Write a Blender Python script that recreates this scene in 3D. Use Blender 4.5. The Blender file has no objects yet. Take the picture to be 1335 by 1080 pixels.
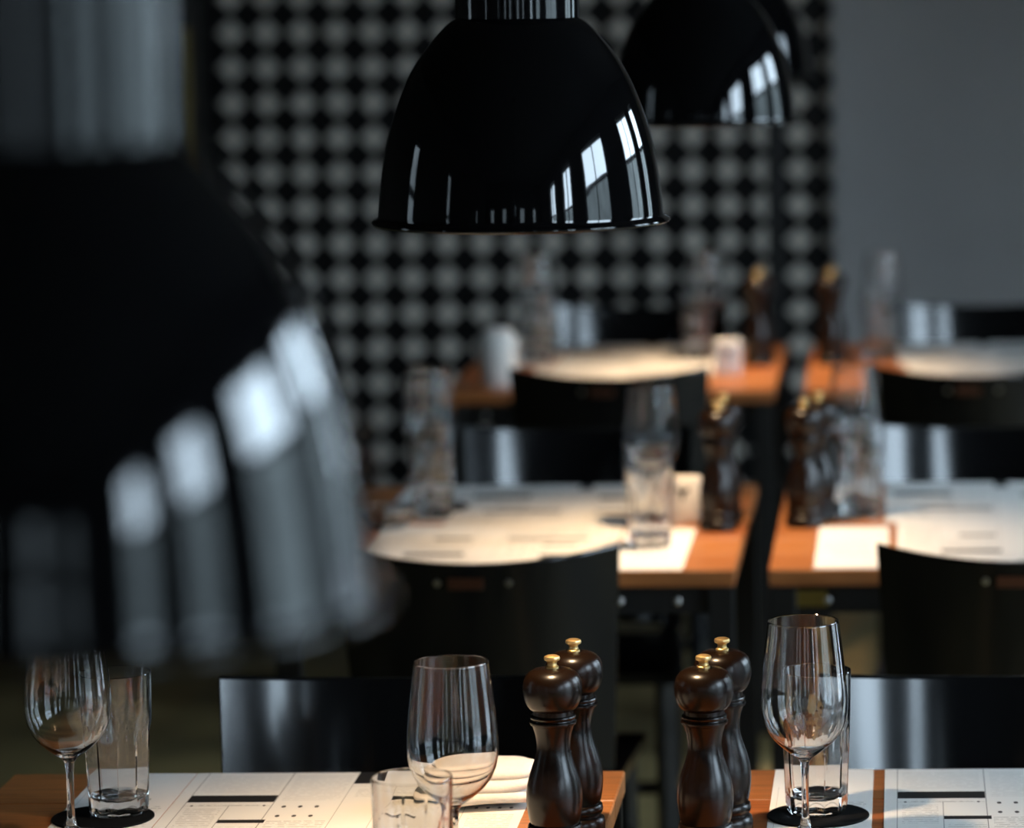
import bpy, bmesh, math, random
from mathutils import Vector, Matrix

random.seed(7)
S = bpy.context.scene
COL = S.collection
PI = math.pi

# ------------------------------------------------------------------ camera
F_PX, CX, CY, W, H = 4800.0, 1090.0, 400.0, 1335.0, 1080.0
pitch = math.atan((CY + 80.0) / F_PX)
yaw = math.atan(90.0 / F_PX * math.cos(pitch))
roll = math.radians(0.57)
d = Vector((-math.sin(yaw) * math.cos(pitch), math.cos(yaw) * math.cos(pitch), -math.sin(pitch)))
r = Vector((math.cos(yaw), math.sin(yaw), 0))
u = r.cross(d)
r2 = r * math.cos(roll) - u * math.sin(roll)
u2 = r * math.sin(roll) + u * math.cos(roll)
cd = bpy.data.cameras.new('camera')
cd.sensor_width = 36.0
cd.lens = F_PX / W * 36.0
cd.shift_x = -(CX - W / 2) / W
cd.shift_y = -(H / 2 - CY) / W
cd.clip_start = 0.05
cd.dof.use_dof = True
cd.dof.focus_distance = 3.93
cd.dof.aperture_fstop = 4.0
cam = bpy.data.objects.new('camera', cd)
COL.objects.link(cam)
cam.matrix_world = Matrix(((r2.x, u2.x, -d.x, 0), (r2.y, u2.y, -d.y, 0), (r2.z, u2.z, -d.z, 1.71), (0, 0, 0, 1)))
S.camera = cam

# ------------------------------------------------------------------ sky, exposure
world = bpy.data.worlds.new('sky')
S.world = world
world.use_nodes = True
bg = world.node_tree.nodes['Background']
bg.inputs['Color'].default_value = (0.66, 0.84, 1.0, 1)
bg.inputs['Strength'].default_value = 22.0
S.view_settings.view_transform = 'Standard'
S.view_settings.look = 'None'
S.view_settings.gamma = 1.0
S.view_settings.use_curve_mapping = False
S.view_settings.exposure = 0.0
S.cycles.use_denoising = True
S.cycles.max_bounces = 14
S.cycles.transmission_bounces = 14
S.cycles.glossy_bounces = 5
S.cycles.diffuse_bounces = 4
S.cycles.sample_clamp_indirect = 4.0
S.cycles.blur_glossy = 0.3

# ------------------------------------------------------------------ materials
def mat(name, col, rough=0.5, metal=0.0, spec=0.5, coat=0.0, noise=None, bump=None, trans=0.0, ior=1.45):
    """noise=(scale, amount, stretch) varies the colour; bump=(scale, strength)"""
    m = bpy.data.materials.new(name)
    m.use_nodes = True
    nt = m.node_tree
    b = nt.nodes['Principled BSDF']
    b.inputs['Base Color'].default_value = (*col, 1)
    b.inputs['Roughness'].default_value = rough
    b.inputs['Metallic'].default_value = metal
    b.inputs['Specular IOR Level'].default_value = spec
    b.inputs['Coat Weight'].default_value = coat
    b.inputs['Coat Roughness'].default_value = 0.04
    b.inputs['Transmission Weight'].default_value = trans
    b.inputs['IOR'].default_value = ior
    tc = nt.nodes.new('ShaderNodeTexCoord')
    if noise:
        mp = nt.nodes.new('ShaderNodeMapping')
        mp.inputs['Scale'].default_value = noise[2]
        nt.links.new(tc.outputs['Object'], mp.inputs['Vector'])
        n = nt.nodes.new('ShaderNodeTexNoise')
        n.inputs['Scale'].default_value = noise[0]
        n.inputs['Detail'].default_value = 6
        nt.links.new(mp.outputs[0], n.inputs['Vector'])
        rp = nt.nodes.new('ShaderNodeValToRGB')
        a = noise[1]
        rp.color_ramp.elements[0].position = 0.3
        rp.color_ramp.elements[1].position = 0.7
        rp.color_ramp.elements[0].color = (*[c * (1 - a) for c in col], 1)
        rp.color_ramp.elements[1].color = (*[min(1, c * (1 + a)) for c in col], 1)
        nt.links.new(n.outputs['Fac'], rp.inputs['Fac'])
        nt.links.new(rp.outputs[0], b.inputs['Base Color'])
    if bump:
        n2 = nt.nodes.new('ShaderNodeTexNoise')
        n2.inputs['Scale'].default_value = bump[0]
        n2.inputs['Detail'].default_value = 3
        nt.links.new(tc.outputs['Object'], n2.inputs['Vector'])
        bp = nt.nodes.new('ShaderNodeBump')
        bp.inputs['Strength'].default_value = bump[1]
        bp.inputs['Distance'].default_value = 0.01
        nt.links.new(n2.outputs['Fac'], bp.inputs['Height'])
        nt.links.new(bp.outputs[0], b.inputs['Normal'])
    return m

def emit(name, col, s):
    m = bpy.data.materials.new(name)
    m.use_nodes = True
    b = m.node_tree.nodes['Principled BSDF']
    b.inputs['Base Color'].default_value = (*col, 1)
    b.inputs['Emission Color'].default_value = (*col, 1)
    b.inputs['Emission Strength'].default_value = s
    return m

BULB_POWER = 12.0
SPOT_W = 50.0
M = {}
M['enamel'] = mat('black_enamel', (0.003, 0.003, 0.0035), 0.045, spec=0.5, coat=0.3, bump=(9, 0.04))
M['neck'] = mat('black_neck_enamel', (0.004, 0.004, 0.005), 0.08, spec=0.6, coat=0.5)
M['shade_inside'] = mat('shade_inside', (0.55, 0.5, 0.42), 0.45)
M['cord'] = mat('cord', (0.006, 0.006, 0.006), 0.6)
M['bulb'] = emit('warm_bulb', (1.0, 0.62, 0.30), BULB_POWER)
M['light_tile'] = mat('light_tile', (0.66, 0.605, 0.535), 0.35, noise=(2.5, 0.12, (1, 1, 1)))
M['dark_tile'] = mat('dark_tile', (0.006, 0.006, 0.0065), 0.4, spec=0.25)
M['grout'] = mat('grout', (0.010, 0.010, 0.0095), 0.8)
M['plaster'] = mat('grey_plaster', (0.42, 0.405, 0.40), 0.75, noise=(1.7, 0.08, (1, 1, 1)), bump=(60, 0.05))
M['dark_wall'] = mat('dark_wall', (0.02, 0.018, 0.016), 0.6)
M['ceiling'] = mat('ceiling_paint', (0.02, 0.02, 0.021), 0.8)
M['floor'] = mat('stained_floor', (0.19, 0.145, 0.060), 0.6, noise=(3.0, 0.55, (1, 1, 1)), bump=(25, 0.1))
M['street'] = mat('paving', (0.16, 0.16, 0.16), 0.8, noise=(2, 0.2, (1, 1, 1)))
M['house'] = mat('render_facade', (0.27, 0.285, 0.275), 0.8, noise=(.8, 0.25, (1, 1, 1)))
M['yard'] = mat('yard_facade', (0.17, 0.17, 0.165), 0.8, noise=(.8, 0.25, (1, 1, 1)))
M['winframe'] = mat('window_frame', (0.012, 0.012, 0.013), 0.4)
M['wood'] = mat('oiled_wood', (0.36, 0.125, 0.036), 0.38, noise=(6.0, 0.28, (1.5, 22, 22)), bump=(40, 0.04))
M['wood_b'] = mat('oiled_wood_light', (0.40, 0.150, 0.046), 0.38, noise=(6.0, 0.28, (1.5, 22, 22)), bump=(40, 0.04))
M['wood_c'] = mat('oiled_wood_red', (0.33, 0.100, 0.028), 0.38, noise=(6.0, 0.28, (1.5, 22, 22)), bump=(40, 0.04))
M['steel'] = mat('black_steel', (0.012, 0.0115, 0.011), 0.4, spec=0.4)
M['bolt'] = mat('bolt_steel', (0.55, 0.53, 0.5), 0.3, metal=1)
M['chair'] = mat('black_lacquer', (0.004, 0.004, 0.0045), 0.14, spec=0.5)
M['copper'] = mat('copper_plate', (0.16, 0.07, 0.045), 0.5, metal=1)
M['brass'] = mat('brass', (0.98, 0.68, 0.30), 0.40, metal=1)
M['dull_brass'] = mat('dull_brass', (0.30, 0.22, 0.06), 0.5, metal=1)
M['mill'] = mat('ebony_lacquer', (0.0065, 0.0030, 0.0014), 0.27, spec=0.38, noise=(30, 0.3, (1, 1, .3)))
M['glass'] = mat('clear_glass', (1, 1, 1), 0.0, trans=1.0, ior=1.52)
M['coaster'] = mat('black_coaster', (0.004, 0.004, 0.004), 0.8, spec=0.08)
M['cloth'] = mat('napkin_cloth', (0.82, 0.78, 0.74), 0.9, noise=(14, 0.05, (1, 1, 1)), bump=(220, 0.15))
M['card'] = mat('white_card', (0.80, 0.79, 0.76), 0.7, noise=(25, 0.03, (1, 1, 1)))
M['ceramic'] = mat('white_ceramic', (0.72, 0.71, 0.68), 0.2)
M['ink'] = mat('black_ink', (0.012, 0.011, 0.011), 0.6)

def paper(name, boxes, frames, dots, texts, base=(0.78, 0.77, 0.74)):
    """printed paper: object coordinates, metres. boxes (cx,cy,hx,hy,ink)"""
    m = bpy.data.materials.new(name)
    m.use_nodes = True
    nt = m.node_tree
    N, L = nt.nodes, nt.links
    b = N['Principled BSDF']
    b.inputs['Roughness'].default_value = 0.85
    b.inputs['Specular IOR Level'].default_value = 0.2
    tc = N.new('ShaderNodeTexCoord')
    def math_(op, a, c=None):
        n = N.new('ShaderNodeMath'); n.operation = op
        for i, v in enumerate((a, c)):
            if v is None: continue
            if isinstance(v, (int, float)): n.inputs[i].default_value = v
            else: L.new(v, n.inputs[i])
        return n.outputs[0]
    sx = N.new('ShaderNodeSeparateXYZ'); L.new(tc.outputs['Object'], sx.inputs[0])
    X, Y = sx.outputs[0], sx.outputs[1]
    def box(cx, cy, hx, hy):
        ax = math_('LESS_THAN', math_('ABSOLUTE', math_('SUBTRACT', X, cx)), hx)
        ay = math_('LESS_THAN', math_('ABSOLUTE', math_('SUBTRACT', Y, cy)), hy)
        return math_('MULTIPLY', ax, ay)
    acc = None
    def add(mask, k):
        nonlocal acc
        v = math_('MULTIPLY', mask, k)
        acc = v if acc is None else math_('MAXIMUM', acc, v)
    for cx, cy, hx, hy, k in boxes: add(box(cx, cy, hx, hy), k)
    for cx, cy, hx, hy, k in frames: add(box(cx, cy, hx, hy), k)
    for cx, cy, rr in dots:
        dx, dy = math_('SUBTRACT', X, cx), math_('MULTIPLY', math_('SUBTRACT', Y, cy), 0.5)
        dd = math_('ADD', math_('MULTIPLY', dx, dx), math_('MULTIPLY', dy, dy))
        add(math_('LESS_THAN', dd, rr * rr), 0.92)
    nz = N.new('ShaderNodeTexNoise'); nz.inputs['Scale'].default_value = 170
    L.new(tc.outputs['Object'], nz.inputs['Vector'])
    words = math_('GREATER_THAN', nz.outputs['Fac'], 0.44)
    stripes = math_('LESS_THAN', math_('FRACT', math_('MULTIPLY', Y, 120.0)), 0.38)
    ink = math_('MULTIPLY', words, stripes)
    for cx, cy, hx, hy, k in texts: add(math_('MULTIPLY', box(cx, cy, hx, hy), ink), k)
    mx = N.new('ShaderNodeMix'); mx.data_type = 'RGBA'
    mx.inputs['A'].default_value = (*base, 1)
    mx.inputs['B'].default_value = (0.012, 0.011, 0.011, 1)
    L.new(acc, mx.inputs['Factor'])
    L.new(mx.outputs['Result'], b.inputs['Base Color'])
    return m

SW, SD = 0.400, 0.444        # menu sheet
def uv(uu, v): return (uu - SW / 2, SD / 2 - v * 1.38)
def rect(u0, u1, v0, v1, k=1.0):
    (x0, y0), (x1, y1) = uv(u0, v0), uv(u1, v1)
    return ((x0 + x1) / 2, (y0 + y1) / 2, abs(x1 - x0) / 2, abs(y1 - y0) / 2, k)
_boxes = [rect(.015, .113, .082, .106), rect(.066, .118, .166, .177), rect(.190, .214, .0, .042),
          rect(.236, .330, .100, .120), rect(.050, .180, .208, .226, .75), rect(.240, .300, .215, .228)]
_frames = [rect(.0142, .0150, 0, .3, .7), rect(.1132, .1142, 0, .3, .7), rect(.065, .066, .118, .3, .6),
           rect(.1895, .1903, 0, .3, .55), rect(.2346, .2354, .05, .3, .5), rect(.332, .3328, 0, .3, .6),
           rect(.015, .113, .118, .119, .35), rect(.19, .4, .0495, .0503, .4)]
_dots = []
for row, v in enumerate((.122, .154)):
    for k in range(3): _dots.append((*uv(.128 + .0185 * k, v), .0026))
for k in (0.0235, .105): _dots.append((*uv(k, .118), .0016))
for k in range(4): _dots.append((*uv(.345 + .013 * k, .13), .0022))
_texts = [rect(.02, .108, .01, .07, .16), rect(.03, .10, .112, .118, .45), rect(.02, .06, .125, .19, .3), rect(.07, .112, .19, .204, .3),
          rect(.12, .185, .01, .10, .18), rect(.12, .185, .17, .29, .35), rect(.2, .33, .06, .09, .25),
          rect(.24, .33, .13, .2, .35), rect(.34, .39, .02, .11, .25), rect(.34, .39, .15, .28, .35), rect(.03, .18, .24, .29, .35)]
M['menu'] = paper('printed_menu_paper', _boxes, _frames, _dots, _texts)
CW, CD = 0.114, 0.400         # narrow drinks card
M['drinks'] = paper('printed_card_paper', [(0, .07, .03, .004, .5)], [(-.05, 0, .0003, .11, .4)], [],
                    [(0.01, -.01, .038, .05, .22), (.03, .03, .02, .008, .4)], base=(0.80, 0.79, 0.765))

# ------------------------------------------------------------------ helpers
def obj(name, me, m=None, parent=None, loc=None, rot=None):
    if isinstance(me, bmesh.types.BMesh):
        bm = me
        me = bpy.data.meshes.new(name)
        bm.to_mesh(me); bm.free()
    if m is not None and not me.materials: me.materials.append(m)
    o = bpy.data.objects.new(name, me)
    COL.objects.link(o)
    if parent: o.parent = parent
    if loc: o.location = loc
    if rot: o.rotation_euler = rot
    return o

def smooth(me, ang=40):
    bm = bmesh.new(); bm.from_mesh(me)
    for f in bm.faces: f.smooth = True
    for e in bm.edges:
        if len(e.link_faces) == 2 and e.calc_face_angle(0) > math.radians(ang): e.smooth = False
    bm.to_mesh(me); bm.free()
    return me

def lathe(name, prof, seg=48, closed=False, mod=None, ang=40):
    """prof: (r, z) list. closed: the profile is a loop off the axis ends. mod(r,z,a)->r"""
    verts, faces, rings = [], [], []
    for (rr, z) in prof:
        if rr < 1e-6:
            rings.append([len(verts)]); verts.append((0, 0, z))
        else:
            ring = []
            for k in range(seg):
                a = 2 * PI * k / seg
                q = mod(rr, z, a) if mod else rr
                ring.append(len(verts)); verts.append((q * math.cos(a), q * math.sin(a), z))
            rings.append(ring)
    pairs = list(zip(rings[:-1], rings[1:]))
    if closed: pairs.append((rings[-1], rings[0]))
    for A, B in pairs:
        for k in range(seg):
            k2 = (k + 1) % seg
            if len(A) == 1 and len(B) == 1: continue
            if len(A) == 1: faces.append((A[0], B[k2], B[k]))
            elif len(B) == 1: faces.append((A[k], A[k2], B[0]))
            else: faces.append((A[k], A[k2], B[k2], B[k]))
    me = bpy.data.meshes.new(name)
    me.from_pydata(verts, [], faces)
    bm = bmesh.new(); bm.from_mesh(me)
    bmesh.ops.recalc_face_normals(bm, faces=bm.faces)
    bm.to_mesh(me); bm.free()
    return smooth(me, ang)

def box_bm(x0, x1, y0, y1, z0, z1, bev=0.0, bm=None, seg=2):
    own = bm is None
    b = bmesh.new()
    bmesh.ops.create_cube(b, size=1)
    for v in b.verts:
        v.co = Vector(((x0 + x1) / 2 + v.co.x * (x1 - x0), (y0 + y1) / 2 + v.co.y * (y1 - y0), (z0 + z1) / 2 + v.co.z * (z1 - z0)))
    if bev: bmesh.ops.bevel(b, geom=b.edges[:], offset=bev, segments=seg, profile=0.5, affect='EDGES')
    if own: return b
    me = bpy.data.meshes.new('t'); b.to_mesh(me); b.free(); bm.from_mesh(me); bpy.data.meshes.remove(me)
    return bm

def bar_bm(p, q, w, h, bev=0.0):
    """a bar of section w x h from p to q"""
    p, q = Vector(p), Vector(q)
    L = (q - p).length
    b = box_bm(-w / 2, w / 2, -h / 2, h / 2, 0, L, bev)
    rot = (q - p).to_track_quat('Z', 'Y').to_matrix().to_4x4()
    bmesh.ops.transform(b, matrix=Matrix.Translation(p) @ rot, verts=b.verts[:])
    return b

def tag(o, label=None, cat=None, group=None, kind=None):
    if label: o['label'] = label
    if cat: o['category'] = cat
    if group: o['group'] = group
    if kind: o['kind'] = kind
    return o

def thing(name, label, cat, loc=(0, 0, 0), rz=0, group=None):
    o = bpy.data.objects.new(name, None)
    o.empty_display_size = 0.05
    COL.objects.link(o)
    o.location = loc; o.rotation_euler = (0, 0, rz)
    return tag(o, label, cat, group)

def struct(name, bm, m):
    return tag(obj(name, bm, m), kind='structure')

# ------------------------------------------------------------------ the room
XL, XR, YB, YW, ZC = -4.0, 3.0, -5.0, 10.86, 3.3
struct('floor', box_bm(XL - .2, XR + .2, YB - .2, YW + .2, -0.1, 0), M['floor'])
struct('ceiling', box_bm(XL - .2, XR + .2, YB - .2, YW + .2, ZC, ZC + .1), M['ceiling'])
struct('wall_back', box_bm(XL - .2, XR + .2, YW + .012, YW + .2, 0, ZC), M['grout'])

def wall_with_windows(name, along, pos, thick, a0, a1, wins):
    """wall piers, sills and heads round window openings; along = 'x' or 'y'"""
    bm = bmesh.new()
    def put(s0, s1, z0, z1):
        if along == 'y': box_bm(pos, pos + thick, s0, s1, z0, z1, bm=bm)
        else: box_bm(s0, s1, pos - thick, pos, z0, z1, bm=bm)
    prev = a0
    for (s0, s1, z0, z1) in wins:
        put(prev, s0, 0, ZC)
        put(s0, s1, 0, z0); put(s0, s1, z1, ZC)
        prev = s1
    put(prev, a1, 0, ZC)
    return struct(name, bm, M['dark_wall'])

RW = [(-2.40, -1.40, 0.25, 2.75), (-0.30, 0.60, 0.25, 2.75), (1.70, 3.30, 0.25, 2.75), (4.70, 5.90, 0.25, 2.75), (6.60, 7.50, 0.25, 2.75)]
BW = [(-3.3, -2.8, 0.2, 2.7), (-1.8, -1.3, 0.2, 2.7), (0.35, 0.95, 0.2, 2.7), (2.0, 2.4, 0.2, 2.7)]
LW = [(-3.0, -2.5, 0.2, 2.4), (0.9, 1.25, 0.2, 2.4), (3.7, 4.2, 0.2, 2.4)]
wall_with_windows('wall_right', 'y', XR, .2, YB, YW, RW)
wall_with_windows('wall_left', 'y', XL - .2, .2, YB, YW, LW)
wall_with_windows('wall_front', 'x', YB, .2, XL - .2, XR + .2, BW)

def window(n, along, pos, s0, s1, z0, z1, cols):
    """frame bars, transom and mullions, and a sheet of glass per light"""
    root = tag(bpy.data.objects.new('window_%d' % n, None), kind='structure')
    COL.objects.link(root)
    def B(a0, a1, b0, b1, dd=.03):
        if along == 'y': return box_bm(pos - dd, pos + dd, a0, a1, b0, b1)
        return box_bm(a0, a1, pos - dd, pos + dd, b0, b1)
    f = .05
    for (a0, a1, b0, b1) in ((s0, s0 + f, z0, z1), (s1 - f, s1, z0, z1), (s0, s1, z0, z0 + f), (s0, s1, z1 - f, z1)):
        obj('frame_bar', B(a0, a1, b0, b1), M['winframe'], root)
    zt = z0 + (z1 - z0) * .72
    obj('transom', B(s0, s1, zt - .03, zt + .03), M['winframe'], root)
    step = (s1 - s0) / cols
    for k in range(1, cols): obj('mullion', B(s0 + step * k - .025, s0 + step * k + .025, z0, z1), M['winframe'], root)
    ld = bpy.data.lights.new('window_portal', 'AREA')
    ld.shape = 'RECTANGLE'; ld.size = s1 - s0; ld.size_y = z1 - z0
    ld.cycles.is_portal = True
    lo = bpy.data.objects.new('window_portal', ld); COL.objects.link(lo)
    c = (s0 + s1) / 2
    if along == 'y':
        sg = 1 if pos > 0 else -1
        lo.location = (pos + sg * .05, c, (z0 + z1) / 2); lo.rotation_euler = (PI / 2, 0, sg * PI / 2)
    else:
        lo.location = (c, pos - .05, (z0 + z1) / 2); lo.rotation_euler = (PI / 2, 0, 0)
n = 0
for (s0, s1, z0, z1) in RW:
    n += 1; window(n, 'y', XR + .1, s0, s1, z0, z1, 2)
for (s0, s1, z0, z1) in BW:
    n += 1; window(n, 'x', YB - .1, s0, s1, z0, z1, 1)
for (s0, s1, z0, z1) in LW:
    n += 1; window(n, 'y', XL - .1, s0, s1, z0, z1, 1)
# houses across the street and round the yard, seen only through the windows and in reflections
struct('houses_street', box_bm(17, 20, -25, 30, -.3, 4.3), M['house'])
struct('houses_yard_front', box_bm(-14, 9, YB - 9, YB - 7, -.3, 14.0), M['yard'])
struct('houses_yard_left', box_bm(XL - 8, XL - 6, -16, 16, -.3, 14.0), M['yard'])
struct('pavement', box_bm(-40, 60, -60, 60, -0.4, -0.3), M['street'])

# tiled wall: square tiles set on their corners, light and dark in turn
TX0, TX1 = -2.06, -0.205
PT = 0.1045
LX, LZ = -0.3096, 0.928
def tile_mesh(name, m, k):
    h = PT / 2 * k - .0022; hb = h - .004
    v = []
    for (q, y) in ((h, 0.0), (h, -.004), (hb, -.0075)):
        v += [(-q, y, 0), (0, y, -q), (q, y, 0), (0, y, q)]
    fs = [(8, 9, 10, 11)]
    for k in range(4):
        k2 = (k + 1) % 4
        fs += [(k, k2, 4 + k2, 4 + k), (4 + k, 4 + k2, 8 + k2, 8 + k)]
    me = bpy.data.meshes.new(name); me.from_pydata(v, [], fs); me.materials.append(m)
    bm = bmesh.new(); bm.from_mesh(me); bmesh.ops.recalc_face_normals(bm, faces=bm.faces)
    bm.to_mesh(me); bm.free()
    return me
lt, dt = tile_mesh('light_tile', M['light_tile'], .86), tile_mesh('dark_tile', M['dark_tile'], 1.0)
tw = tag(bpy.data.objects.new('wall_tiled', None), kind='structure')
COL.objects.link(tw)
obj('tile_backing', box_bm(TX0, TX1, YW - .004, YW + .012, 0, ZC), M['grout'], tw)
rest = bmesh.new()
for kind, me, off in (('light_tile', lt, 0.0), ('dark_tile', dt, 0.5)):
    i0, i1 = int((TX0 - LX) / PT) - 2, int((TX1 - LX) / PT) + 2
    for i in range(i0, i1):
        x = LX + (i + off) * PT
        if x < TX0 - .02 or x > TX1 + .02: continue
        for j in range(-10, 25):
            z = LZ + (j + off) * PT
            if z < PT / 2 or z > ZC - PT / 2: continue
            if 0.36 < z < 1.66:
                o = bpy.data.objects.new(kind, me); COL.objects.link(o); o.parent = tw
                o.location = (x, YW - .004, z)
                o.rotation_euler = (random.uniform(-.006, .006), 0, random.uniform(-.006, .006))
            else:
                c = me.copy(); c.transform(Matrix.Translation((x, YW - .004, z)))
                k0 = len(rest.faces); rest.from_mesh(c); bpy.data.meshes.remove(c)
                rest.faces.ensure_lookup_table()
                for f in rest.faces[k0:]: f.material_index = 0 if off == 0 else 1
ro = obj('wall_tiles', rest, None, tw); ro.data.materials.append(M['light_tile']); ro.data.materials.append(M['dark_tile'])
tag(ro, kind='stuff')
struct('wall_plaster', box_bm(TX1, XR, YW - .05, YW + .012, 0, ZC), M['plaster'])
tr = struct('trim_1', box_bm(-2.55, TX0, YW - .16, YW + .012, 0, ZC, .006), M['dark_wall'])
obj('brass_strip', box_bm(-2.105, -2.075, YW - .17, YW - .158, 0.9, 1.47, .003), M['dull_brass'], tr)
struct('wall_panel', box_bm(XL, -2.55, YW - .03, YW + .012, 0, ZC), M['dark_wall'])

# black post in front of the tiles
t = thing('steel_post', 'thin black steel post standing before the tiled wall', 'post', (-0.366, 10.40, 0))
obj('shaft', lathe('shaft', [(0, .012), (.022, .012), (.022, ZC - .012), (0, ZC - .012)], 20), M['steel'], t)
obj('foot_plate', lathe('foot_plate', [(0, 0), (.07, 0), (.07, .010), (.068, .012), (0, .012)], 28), M['steel'], t)
obj('ceiling_plate', lathe('ceiling_plate', [(0, ZC - .012), (.07, ZC - .012), (.07, ZC), (0, ZC)], 28), M['steel'], t)

# ------------------------------------------------------------------ pendant lamps
LS = 0.91      # the shades measure 30 cm across
CL = (ZC - 1.428) / LS    # ceiling above the rim, in lamp units
_key = [(.069, .2255), (.0810, .2168), (.1030, .1915), (.1200, .1660), (.1337, .1354), (.1448, .1014), (.1525, .0656), (.1578, .0264), (.1598, .0050)]
def spline(pts, n):
    """Catmull-Rom through the points"""
    out = []
    P = [pts[0]] + pts + [pts[-1]]
    for k in range(len(pts) - 1):
        p0, p1, p2, p3 = P[k:k + 4]
        for m in range(n):
            t = m / n
            out.append(tuple(.5 * (2 * b + (c - a) * t + (2 * a - 5 * b + 4 * c - e) * t * t + (3 * b - a - 3 * c + e) * t ** 3) for a, b, c, e in zip(p0, p1, p2, p3)))
    return out + [pts[-1]]
shade_out = spline(_key, 4)
th = .0014
prof = shade_out + [(.1606, .0030), (.1645, .0015), (.1668, .0000), (.1675, -.0022), (.1660, -.0042), (.1632, -.0046), (.1606, -.0030), (.1598 - th, .0010)]
prof += [(rr - th, z - (th if z > .15 else 0)) for rr, z in reversed(shade_out[:-1])]
me_shade = lathe('shade', prof, 96, closed=True, ang=60)
me_shade.materials.append(M['enamel']); me_shade.materials.append(M['shade_inside'])
for p in me_shade.polygons:
    c = p.center; rr = math.hypot(c.x, c.y)
    if p.normal.x * c.x + p.normal.y * c.y < -1e-4 * rr and c.z > 0.001: p.material_index = 1
me_neck = lathe('neck', [(0, .2250), (.0690, .2250), (.0690, .2262), (.0690, .360), (.0672, .3635), (.050, .371), (.026, .377), (.020, .383), (.018, .413), (0, .413)], 64, ang=15)
me_cord = lathe('cord', [(0, .41), (.0035, .41), (.0035, CL - .045), (0, CL - .045)], 12)
me_rose = lathe('ceiling_rose', [(0, CL - .05), (.03, CL - .05), (.055, CL - .006), (.055, CL), (0, CL)], 32)
me_bulb = lathe('bulb', [(0, .100), (.016, .1005), (.026, .102), (.0295, .106), (.0290, .114), (.022, .135), (.0155, .150), (.0135, .160), (.0135, .166), (0, .166)], 28)
me_sock = lathe('socket', [(0, .1665), (.019, .1665), (.020, .170), (.020, .221), (0, .221)], 24)
lamps = [((-0.382, 1.611, 1.420), 'huge blurred black pendant lamp filling the left foreground'),
         ((-0.391, 3.749, 1.428), 'sharp black enamel dome pendant lamp hanging over the nearest tables'),
         ((-0.315, 5.779, 1.428), 'blurred black pendant lamp right behind the sharp dome lamp'),
         ((-0.348, 8.100, 1.417), 'farthest black pendant lamp, mostly hidden behind another lamp at upper right')]
for loc, lab in lamps:
    t = thing('pendant_lamp', lab, 'lamp', loc, 0, 'black dome pendant lamps in a row')
    t.scale = (LS, LS, LS)
    obj('shade', me_shade, None, t)
    obj('neck', me_neck, M['neck'], t)
    obj('cord', me_cord, M['cord'], t)
    obj('ceiling_rose', me_rose, M['neck'], t)
    s_ = obj('socket', me_sock, M['cord'], t)
    obj('bulb', me_bulb, M['bulb'], s_)
    ld = bpy.data.lights.new('reflector_bulb_light', 'SPOT')      # the beam of the lamp's reflector bulb
    ld.energy = SPOT_W; ld.color = (1.0, 0.70, 0.42); ld.spot_size = math.radians(90); ld.spot_blend = 1.0; ld.shadow_soft_size = .026
    lo = bpy.data.objects.new('reflector_bulb_light', ld); COL.objects.link(lo); lo.parent = t
    lo.location = (0, 0, .070)

# ------------------------------------------------------------------ tables
TZ = .75
def table(label, x0, x1, y0, y1, plate=None):
    cx, cy = (x0 + x1) / 2, (y0 + y1) / 2
    t = thing('dining_table', label, 'table', (cx, cy, 0), 0, 'wooden tables for two in two rows')
    w, dd = (x1 - x0) / 2, (y1 - y0) / 2
    npl = 6
    s = 2 * dd / npl
    for k in range(npl):
        a = -dd + s * k
        m = (M['wood'], M['wood_b'], M['wood_c'])[random.randrange(3)] if k else M['wood']
        b = box_bm(-w, w, a + .0006, a + s - .0006, TZ - .026, TZ, .0018, seg=1)
        o = obj('plank', b, m, t)
    zr0, zr1 = TZ - .072, TZ - .0262
    for sx in (-1, 1):
        obj('side_rail', box_bm(sx * (w - .035) - .006, sx * (w - .035) + .006, -dd + .03, dd - .03, zr0, zr1, .001, seg=1), M['steel'], t)
    for sy in (-1, 1):
        o = obj('front_rail', box_bm(-w + .041, w - .041, sy * (dd - .03) - .006, sy * (dd - .03) + .006, zr0, zr1, .001, seg=1), M['steel'], t)
        for k in range(7):
            bx = -w + .09 + (2 * w - .18) * k / 6
            bb = lathe('bolt', [(0, 0), (.006, 0), (.0055, .003), (.003, .0045), (0, .0048)], 12)
            bo = obj('bolt', bb, M['bolt'], o, (bx, sy * (dd - .024), (zr0 + zr1) / 2 - .003), (PI / 2 if sy < 0 else -PI / 2, 0, 0))
        if sy < 0 and plate is not None:
            obj('name_plate', box_bm(plate - cx - .032, plate - cx + .032, -(dd - .024) - .0015, -(dd - .024), zr0 + .010, zr1 - .010, .0005, seg=1), M['dull_brass'], o)
    for sx in (-1, 1):
        for sy in (-1, 1):
            obj('leg', box_bm(sx * (w - .022) - .02, sx * (w - .022) + .02, sy * (dd - .022) - .017, sy * (dd - .022) + .003, 0, TZ - .0265, .002, seg=1), M['steel'], t)
    return t
YN = (3.303, 5.561, 7.813)
YF = (4.199, 6.457, 8.711)
table('nearest left wooden table, with the sharp pepper mills on its right end', -1.042, -.329, YN[0], YF[0])
table('nearest right wooden table, carrying the tall wine glass on a coaster', -.250, .463, YN[0], YF[0])
table('middle left wooden table in second row, under white menu sheets', -.974, -.263, YN[1], YF[1])
table('middle right wooden table in second row, beside the dark gap', -.211, .500, YN[1], YF[1], plate=-.155)
table('farthest left wooden table before the tiled wall', -.990, -.281, YN[2], YF[2])
table('farthest right wooden table before the grey plaster wall', -.217, .492, YN[2], YF[2])

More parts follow.
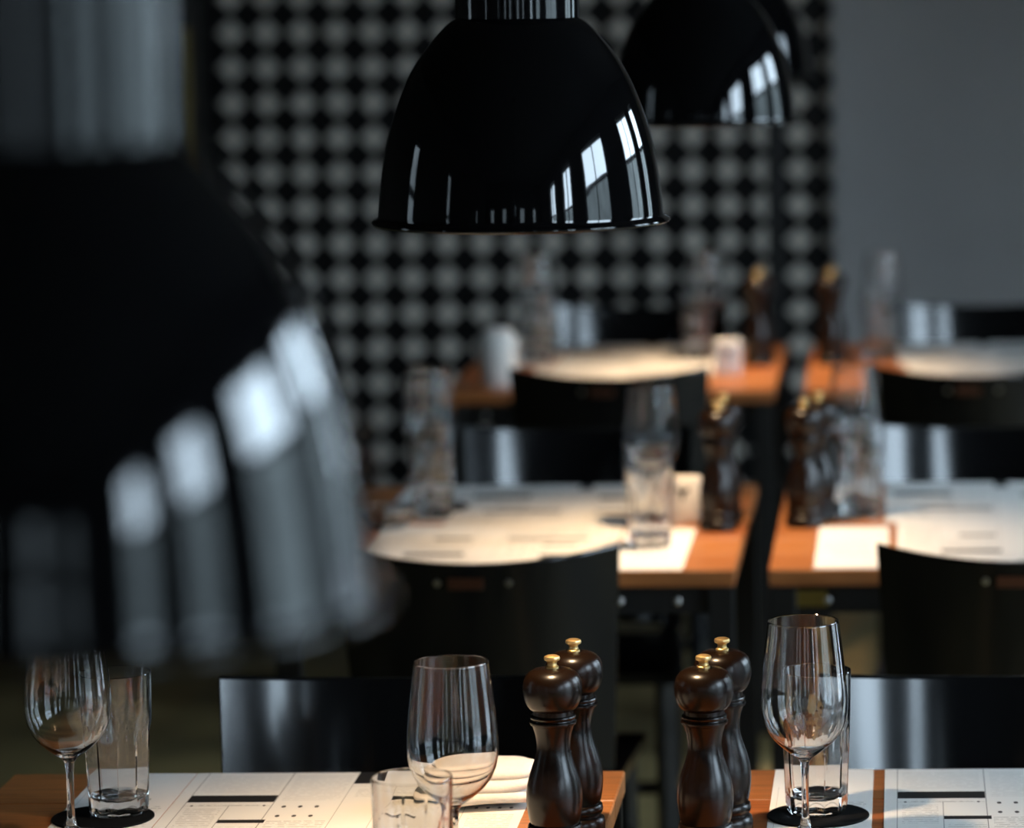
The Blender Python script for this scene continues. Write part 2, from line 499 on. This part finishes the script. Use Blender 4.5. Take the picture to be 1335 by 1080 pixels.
# ------------------------------------------------------------------ chairs
def chair_meshes():
    me = {}
    nx, nz, tk = 16, 8, .013
    zs0, zs1 = .47, .82
    v, f = [], []
    def P(i, j, side):
        s = -1 + 2 * i / nx; q = j / nz
        hw = .190 + .020 * q
        z = zs0 + (zs1 - zs0) * q + .018 * (s * s - .5) * q * q
        y = .070 * s * s - .086 * q + (tk if side else 0)
        return (s * hw, y, z)
    idx = lambda i, j, s: (i * (nz + 1) + j) * 2 + s
    for i in range(nx + 1):
        for j in range(nz + 1):
            for s in (0, 1): v.append(P(i, j, s))
    for i in range(nx):
        for j in range(nz):
            f.append((idx(i, j, 0), idx(i + 1, j, 0), idx(i + 1, j + 1, 0), idx(i, j + 1, 0)))
            f.append((idx(i, j, 1), idx(i, j + 1, 1), idx(i + 1, j + 1, 1), idx(i + 1, j, 1)))
        f.append((idx(i, nz, 0), idx(i + 1, nz, 0), idx(i + 1, nz, 1), idx(i, nz, 1)))
        f.append((idx(i, 0, 0), idx(i, 0, 1), idx(i + 1, 0, 1), idx(i + 1, 0, 0)))
    for j in range(nz):
        f.append((idx(0, j, 0), idx(0, j + 1, 0), idx(0, j + 1, 1), idx(0, j, 1)))
        f.append((idx(nx, j, 0), idx(nx, j, 1), idx(nx, j + 1, 1), idx(nx, j + 1, 0)))
    m = bpy.data.meshes.new('backrest'); m.from_pydata(v, [], f)
    bm = bmesh.new(); bm.from_mesh(m)
    bmesh.ops.recalc_face_normals(bm, faces=bm.faces)
    sharp = [e for e in bm.edges if len(e.link_faces) == 2 and e.calc_face_angle(0) > 1.0]
    bmesh.ops.bevel(bm, geom=sharp, offset=.003, segments=2, affect='EDGES', profile=.5)
    bm.to_mesh(m); bm.free(); smooth(m, 18)
    me['backrest'] = m
    # seat: slightly dished pad narrowing to the back
    bm = bmesh.new()
    bmesh.ops.create_grid(bm, x_segments=10, y_segments=10, size=1)
    for q in bm.verts:
        yy = .035 + (q.co.y + 1) / 2 * .385
        hw = .190 + .025 * (q.co.y + 1) / 2
        e = max(abs(q.co.x), abs(q.co.y))
        q.co = Vector((q.co.x * hw, yy, .455 - .010 * (1 - q.co.x ** 2) * (1 - q.co.y ** 2) - (.004 if e > .99 else 0)))
    ret = bmesh.ops.extrude_face_region(bm, geom=bm.faces[:])
    for q in [g for g in ret['geom'] if isinstance(g, bmesh.types.BMVert)]: q.co.z = .432
    bmesh.ops.recalc_face_normals(bm, faces=bm.faces)
    m = bpy.data.meshes.new('seat'); bm.to_mesh(m); bm.free(); me['seat'] = smooth(m, 50)
    def leg(p, q, w):
        b = bar_bm(p, q, w, w, .004); mm = bpy.data.meshes.new('leg'); b.to_mesh(mm); b.free(); return mm
    me['front'] = [leg((s * .185, .395, 0), (s * .180, .385, .432), .032) for s in (-1, 1)]
    me['rear'] = [leg((s * .178, .000, 0), (s * .168, .078, .47), .032) for s in (-1, 1)]
    me['rearpost'] = [leg((s * .168, .076, .468), (s * .169, .050, .60), .024) for s in (-1, 1)]
    def bar(p, q): 
        b = bar_bm(p, q, .018, .022, .003); mm = bpy.data.meshes.new('stretcher'); b.to_mesh(mm); b.free(); return mm
    me['str'] = [bar((s * .180, .03, .20), (s * .183, .385, .20)) for s in (-1, 1)] + [bar((-.18, .20, .20), (.18, .20, .20))]
    me['plate'] = None
    b = box_bm(-.026, .026, -.0016, 0, -.009, .009, .0006, seg=1); mm = bpy.data.meshes.new('plate'); b.to_mesh(mm); b.free(); me['plate'] = mm
    me['rivet'] = lathe('rivet', [(0, 0), (.0055, 0), (.005, .002), (0, .003)], 12)
    return me
CM = chair_meshes()
def chair(label, x, y, far, group='black wooden chairs at the tables', shift=0.0):
    t = thing('dining_chair', label, 'chair', (x, y, 0), (PI if far else 0) + shift, group)
    obj('backrest', CM['backrest'], M['chair'], t)
    obj('seat', CM['seat'], M['chair'], t)
    for m in CM['front'] + CM['rear']: obj('leg', m, M['chair'], t)
    for m in CM['rearpost']: obj('back_post', m, M['chair'], t)
    for m in CM['str']: obj('stretcher', m, M['chair'], t)
    q = (.782 + .009 - .47) / .35
    pl = obj('name_plate', CM['plate'], M['copper'], t, (-.010, -.086 * q - .0003, .782), (.24, 0, 0))
    for s in (-1, 1):
        obj('rivet', CM['rivet'], M['bolt'], t, (s * .052, .070 * (.052 / .208) ** 2 - .086 * q, .782), (PI / 2 + .24, 0, 0))
    return t
# seat reaches toward the table; y is the backrest's foot
chair('glossy black chair facing camera across the nearest left table', -0.624, 4.369, True)
chair('glossy black chair with a bright blue sheen behind tall right wine glass', 0.105, 4.356, True)
chair('black chair seen from behind at near side of middle left table', -0.631, 5.353, False)
chair('black chair seen from behind at near side of middle right table', 0.166, 5.339, False)
chair('black chair at far side of middle left table, behind menu sheets', -0.599, 6.664, True)
chair('black chair with grey-blue sheen at far side of middle right table', 0.158, 6.651, True)
chair('black chair backed to camera at near side of farthest left table', -0.616, 7.614, False)
chair('black chair backed to camera at near side of farthest right table', 0.14, 7.601, False)
chair('black chair at far side of farthest left table by tiles', -0.639, 8.927, True)
chair('black chair at far side of farthest right table by grey wall', 0.198, 8.912, True)

# ------------------------------------------------------------------ menu sheets, cards, coasters
def slab(name, w, dd, z, m):
    b = box_bm(-w / 2, w / 2, -dd / 2, dd / 2, 0, z)
    me = bpy.data.meshes.new(name); b.to_mesh(me); b.free(); me.materials.append(m); return me
me_menu, me_card = slab('menu_sheet', SW, SD, .0006, M['menu']), slab('drinks_card', CW, CD, .0006, M['drinks'])
def sheet(label, x, y, rz=0, far=True):
    return tag(obj('menu_sheet', me_menu, None, None, (x, y, TZ), (0, 0, rz)), label, 'menu', 'printed white menu sheets')
def card(label, x, y, rz=0):
    return tag(obj('drinks_card', me_card, None, None, (x, y, TZ), (0, 0, rz)), label, 'card', 'narrow white cards beside the menus')
HS, HC = SW / 2, SD / 2
sheet('white printed menu sheet at far edge of nearest left table', -.826 + HS, YF[0] - .004 - HC, .0)
sheet('white printed menu sheet at near edge of nearest left table', -.838 + HS, YN[0] + .010 + HC, PI)
sheet('cool-lit white menu sheet with black bars on nearest right table', -.027 + HS, YF[0] - .004 - HC, .0)
sheet('menu sheet at far edge of middle left table', -.765 + HS, YF[1] - .004 - HC, .0)
sheet('menu sheet along near edge of middle left table behind chair back', -.862 + HS, YN[1] + .006 + HC, PI)
sheet('menu sheet at far edge of middle right table', -.035 + HS, YF[1] - .004 - HC, .0)
sheet('menu sheet along near edge of middle right table behind chair', -.015 + HS, YN[1] + .006 + HC, PI)
sheet('menu sheet at far edge of farthest left table', -.800 + HS, YF[2] - .004 - HC, .0)
sheet('menu sheet at near edge of farthest left table', -.830 + HS, YN[2] + .008 + HC, PI)
sheet('menu sheet at far edge of farthest right table', -.015 + HS, YF[2] - .004 - HC, .0)
sheet('menu sheet at near edge of farthest right table', .005 + HS, YN[2] + .008 + HC, PI)
card('narrow white card under tumbler at left end of nearest table', -.8275 - CW / 2, YF[0] - .004 - CD / 2)
card('narrow white card under coaster beside nearest right menu sheet', -.040 - CW / 2, YF[0] - .002 - CD / 2)
card('white card under tumbler at near right corner of middle left table', -.346 - CW / 2 + .002, YN[1] + .004 + CD / 2, PI)
card('white card at left end of middle left table', -.7665 - CW / 2, YF[1] - .004 - CD / 2)
card('white card at far left corner of middle right table', -.047 - CW / 2, YF[1] - .004 - CD / 2)
card('white card at near left corner of middle right table', -.028 - CW / 2, YN[1] + .006 + CD / 2, PI)
card('white card at left end of farthest left table', -.812 - CW / 2, YF[2] - .004 - CD / 2)

PZ = TZ + .0006
me_coaster = lathe('coaster', [(0, 0), (.0555, 0), (.0562, .0006), (.0562, .0018), (.0555, .0024), (0, .0024)], 48)
def coaster(label, x, y):
    return tag(obj('drink_coaster', me_coaster, M['coaster'], None, (x, y, PZ)), label, 'coaster', 'round black coasters')
coaster('round black coaster under the glasses at left end of nearest table', -0.8897, 3.9760)
coaster('round black coaster under tumbler by tall right wine glass', -0.0992, 3.9680)
coaster('black coaster under glasses at left end of middle left table', -0.8011, 6.2045)
coaster('black coaster under tumbler on middle right table', -0.0893, 6.1578)
KZ = PZ + .0024

# ------------------------------------------------------------------ glasses
wine_out = [(0, 0), (.034, 0), (.0365, .0010), (.036, .0022), (.026, .0042), (.012, .0075), (.0060, .013), (.0042, .024), (.0038, .045),
            (.0040, .070), (.0050, .082), (.0085, .0875), (.0160, .0925), (.0245, .0990), (.0330, .1070), (.0395, .1160), (.0440, .1270),
            (.0462, .1390), (.0465, .1510), (.0455, .1680), (.0432, .1900), (.0405, .2130), (.0380, .2335), (.0378, .2352)]
wine_in = [(.0374, .2357), (.0370, .2352), (.0371, .2335), (.0395, .2130), (.0422, .1900), (.0445, .1680), (.0455, .1510), (.0452, .1390), (.0429, .1274),
           (.0384, .1168), (.0318, .1082), (.0232, .1006), (.0145, .0950), (.0065, .0922), (0, .0915)]
me_wine = lathe('wine_glass', wine_out + wine_in, 72, ang=40)
NF = 10
def facet(rr, z, a):
    if rr < .02: return rr
    k = 1.0
    if z < .098:
        s = 2 * PI / NF
        aa = (a + s / 2) % s - s / 2
        full = math.cos(s / 2) / math.cos(aa)
        k = full * 1.02
        if z < .006: k = 1 + (k - 1) * .4
    return rr * k
hb_out = [(0, .003), (.018, .0025), (.026, 0), (.0305, 0), (.0325, .003), (.0335, .010), (.0345, .040), (.0358, .070), (.0368, .094), (.0376, .0985), (.0382, .105),
          (.0388, .130), (.0393, .1555), (.0394, .1575)]
hb_in = [(.0391, .1581), (.0384, .1581), (.0379, .1575), (.0378, .1555), (.0371, .130), (.0362, .100), (.0335, .092), (.0322, .060), (.0308, .030), (.029, .020), (.020, .0165), (0, .0155)]
me_hb_o = lathe('tumbler', hb_out + hb_in, 80, mod=lambda rr, z, a: facet(rr, z, a), ang=22)
def wine(label, x, y, z, s=1.0):
    o = obj('wine_glass', me_wine, M['glass'], None, (x, y, z)); o.scale = (s, s, s)
    return tag(o, label, 'wine glass', 'stemmed wine glasses')
def tumbler(label, x, y, z, rz=0.0):
    return tag(obj('water_tumbler', me_hb_o, M['glass'], None, (x, y, z), (0, 0, rz)), label, 'tumbler', 'tall faceted water tumblers')
wine('wine glass at far left, its rim hidden by the huge blurred lamp', -0.9026, 3.8797, KZ)
tumbler('tumbler behind the leftmost wine glass, standing on black coaster', -0.8757, 3.9951, KZ, .2)
wine('sharp empty wine glass beside the folded napkin on nearest left table', -0.4616, 3.6639, PZ)
tumbler('tumbler cut off by bottom edge, before the central wine glass', -0.4795, 3.4849, PZ, .1)
wine('tall sharp wine glass on the nearest right table', -0.1102, 3.8620, KZ)
tumbler('tumbler seen through the tall right wine glass', -0.1012, 3.9818, KZ, .3)
wine('blurred wine glass at left end of middle left table', -0.8130, 6.2185, KZ)
tumbler('blurred tumbler overlapping the wine glass at left of middle table', -0.7931, 6.0981, KZ)
wine('blurred wine glass at right of middle left table, near white block', -0.4168, 5.9731, TZ)
tumbler('blurred tumbler on white card at near right of middle left table', -0.4078, 5.7881, PZ)
wine('blurred wine glass on middle right table beside the mills', -0.0853, 6.1991, KZ)
tumbler('blurred tumbler on middle right table before its wine glass', -0.0735, 6.0779, KZ)
wine('faint wine glass at left end of farthest left table', -0.8538, 8.5153, PZ)
tumbler('faint tumbler at left end of farthest left table', -0.8429, 8.3938, PZ)
wine('faint wine glass at right of farthest left table', -0.4616, 8.5362, PZ)
tumbler('faint tumbler catching warm light on farthest left table', -0.4745, 8.4123, PZ)
wine('faint wine glass on farthest right table against grey wall', -0.0494, 8.5153, TZ)
tumbler('faint tumbler on farthest right table', -0.0594, 8.3886, TZ)

# ------------------------------------------------------------------ pepper mills
me_base = lathe('base', [(0, 0), (.029, 0), (.0312, .002), (.0312, .012), (.0300, .0165), (.0262, .0195), (.0262, .0205), (.0282, .0222), (.0293, .0265), (.0282, .0312), (.0262, .0328), (0, .0328)], 56)
me_body = lathe('body', [(0, .0328), (.0258, .0328), (.0272, .0370), (.0288, .0460), (.0298, .0570), (.0296, .0660), (.0282, .0760), (.0252, .0870), (.0215, .0975), (.0188, .1065),
                         (.0178, .1130), (.0180, .1200), (.0192, .1280), (.0210, .1340), (.0219, .1370), (.0222, .1378), (.0242, .1388), (.0250, .1405), (.0248, .1422), (.0228, .1434),
                         (.0226, .1440), (.0238, .1452), (.0242, .1468), (.0236, .1482), (.0222, .1490), (0, .1490)], 56, ang=35)
me_head = lathe('head', [(0, .1491), (.0215, .1491), (.0215, .1535), (.0222, .1542), (.0245, .1556), (.0270, .1588), (.0295, .1640), (.0311, .1710), (.0315, .1775), (.0307, .1840), (.0285, .1898),
                         (.0250, .1940), (.0195, .1970), (.0120, .1984), (0, .1988)], 56, ang=35)
me_knob = lathe('knob', [(0, .1985), (.0068, .1985), (.0070, .2000), (.0052, .2015), (.0048, .2040), (.0056, .2056), (.0080, .2070), (.0086, .2088), (.0080, .2108), (.0055, .2120), (0, .2124)], 32)
def mill(label, x, y, z=TZ, rz=0.0):
    t = thing('pepper_mill', label, 'pepper mill', (x, y, z), rz, 'dark turned pepper and salt mills')
    obj('base', me_base, M['mill'], t); obj('body', me_body, M['mill'], t); obj('head', me_head, M['mill'], t)
    tag(obj('knob', me_knob, M['brass'], t), 'brass knob')
mill('front pepper mill of the sharp left pair, beside folded napkin', -0.3740, 3.8141)
mill('rear pepper mill of the sharp left pair, beside folded napkin', -0.3595, 3.9049, TZ, .6)
mill('front pepper mill of the sharp right pair, next to dark gap', -0.2142, 3.8113)
mill('rear pepper mill of the sharp right pair, next to dark gap', -0.1993, 3.9062, TZ, .6)
mill('front pepper mill of the blurred left pair on middle table', -0.3073, 5.9478)
mill('rear pepper mill of the blurred left pair on middle table', -0.3023, 6.0442, TZ, .6)
mill('left pepper mill of the blurred right pair on middle table', -0.1669, 5.9798)
mill('right pepper mill of the blurred right pair on middle table', -0.1450, 6.0594, TZ, .6)
mill('front pepper mill on farthest left table by black post', -0.3332, 8.2789)
mill('rear pepper mill on farthest left table by black post', -0.3302, 8.3753, TZ, .6)
mill('front pepper mill on farthest right table, left of wine glass', -0.1689, 8.2967)
mill('rear pepper mill on farthest right table, left of wine glass', -0.1639, 8.3932, TZ, .6)

# ------------------------------------------------------------------ folded napkin
def napkin_fold(w, dd, h, seed):
    """one soft fold of cloth: a flat superellipsoid with slow waves"""
    rnd = random.Random(seed)
    p1, p2 = rnd.uniform(0, 6), rnd.uniform(0, 6)
    nu, nv = 56, 16
    sp = lambda c, e: math.copysign(abs(c) ** e, c)
    v, f = [], []
    for j in range(1, nv):
        b = -PI / 2 + PI * j / nv
        for i in range(nu):
            a = 2 * PI * i / nu
            x = sp(math.cos(b), .45) * sp(math.cos(a), .50)
            y = sp(math.cos(b), .45) * sp(math.sin(a), .50)
            z = sp(math.sin(b), .8)
            zz = z * h / 2 + .0022 * math.sin(2.6 * x + p1) + .0016 * math.sin(4 * y + p2)
            v.append((x * w / 2 + .002 * math.sin(5 * y + p2), y * dd / 2 + .003 * math.sin(2.2 * x + p1), zz))
    for j in range(nv - 2):
        for i in range(nu):
            f.append((j * nu + i, j * nu + (i + 1) % nu, (j + 1) * nu + (i + 1) % nu, (j + 1) * nu + i))
    f.append(tuple(reversed(range(nu)))); f.append(tuple((nv - 2) * nu + i for i in range(nu)))
    lo = min(q[2] for q in v)
    me = bpy.data.meshes.new('fold'); me.from_pydata([(x, y, z - lo) for x, y, z in v], [], f)
    return smooth(me, 70)
t = thing('cloth_napkin', 'folded white cloth napkin beside the sharp left pepper mills', 'napkin', (-0.4840, 4.0377, PZ), .12)
obj('lower_fold', napkin_fold(.135, .100, .017, 1), M['cloth'], t)
obj('middle_fold', napkin_fold(.130, .092, .016, 5), M['cloth'], t, (.003, .004, .0135), (0, -.03, .05))
obj('upper_fold', napkin_fold(.118, .084, .017, 9), M['cloth'], t, (.010, .008, .0260), (0, -.07, .10))

# ------------------------------------------------------------------ small white blocks, jar, dish
def block(label, x, y, z):
    t = thing('card_block', label, 'card block', (x, y, z), -.04, 'small white blocks with a dark mark')
    b = box_bm(-.029, .029, -.014, .014, 0, .078, .006, seg=3)
    me = bpy.data.meshes.new('block'); b.to_mesh(me); b.free()
    obj('block', smooth(me, 40), M['card'], t)
    b = bmesh.new()
    vs = [b.verts.new(q) for q in ((-.012, -.0145, .056), (-.004, -.0145, .050), (0, -.0145, .036), (.004, -.0145, .050), (.012, -.0145, .056), (.007, -.0145, .061), (0, -.0145, .055), (-.007, -.0145, .061))]
    b.faces.new(vs)
    e = bmesh.ops.extrude_face_region(b, geom=b.faces[:])
    for q in [g for g in e['geom'] if isinstance(g, bmesh.types.BMVert)]: q.co.y += .0006
    bmesh.ops.recalc_face_normals(b, faces=b.faces)
    tag(obj('printed_mark', b, M['ink'], t), 'dark wing-shaped mark')
block('small white block with dark mark, on middle left table', -0.3680, 6.0247, TZ)
block('glowing white block on farthest left table, before its mills', -0.3919, 8.0937, PZ)

t = thing('ceramic_jar', 'blurred white ceramic jar at left end of farthest left table', 'jar', (-0.8837, 7.9366, TZ))
obj('pot', lathe('pot', [(0, 0), (.034, 0), (.037, .003), (.041, .030), (.043, .075), (.044, .105), (.043, .107), (.0415, .105), (.040, .075), (.038, .030), (.034, .008), (0, .007)], 40), M['ceramic'], t)
obj('folded_linen', lathe('linen', [(0, .06), (.030, .06), (.036, .09), (.033, .116), (.020, .126), (0, .122)], 24, mod=lambda rr, z, a: rr * (1 + .1 * math.sin(5 * a + z * 60))), M['cloth'], t)
t = thing('glass_dish', 'low glass dish at left edge of middle left table', 'dish', (-0.8578, 5.9917, TZ))
obj('bowl', lathe('bowl', [(0, 0), (.030, 0), (.034, .003), (.046, .018), (.052, .030), (.0505, .0312), (.049, .030), (.043, .019), (.031, .0065), (0, .005)], 40, ang=60), M['glass'], t)
obj('rim_ring', lathe('rim', [(.0515, .0295), (.0532, .0305), (.0532, .0325), (.0515, .0335), (.0498, .0325), (.0498, .0312)], 40, closed=True), M['bolt'], t)
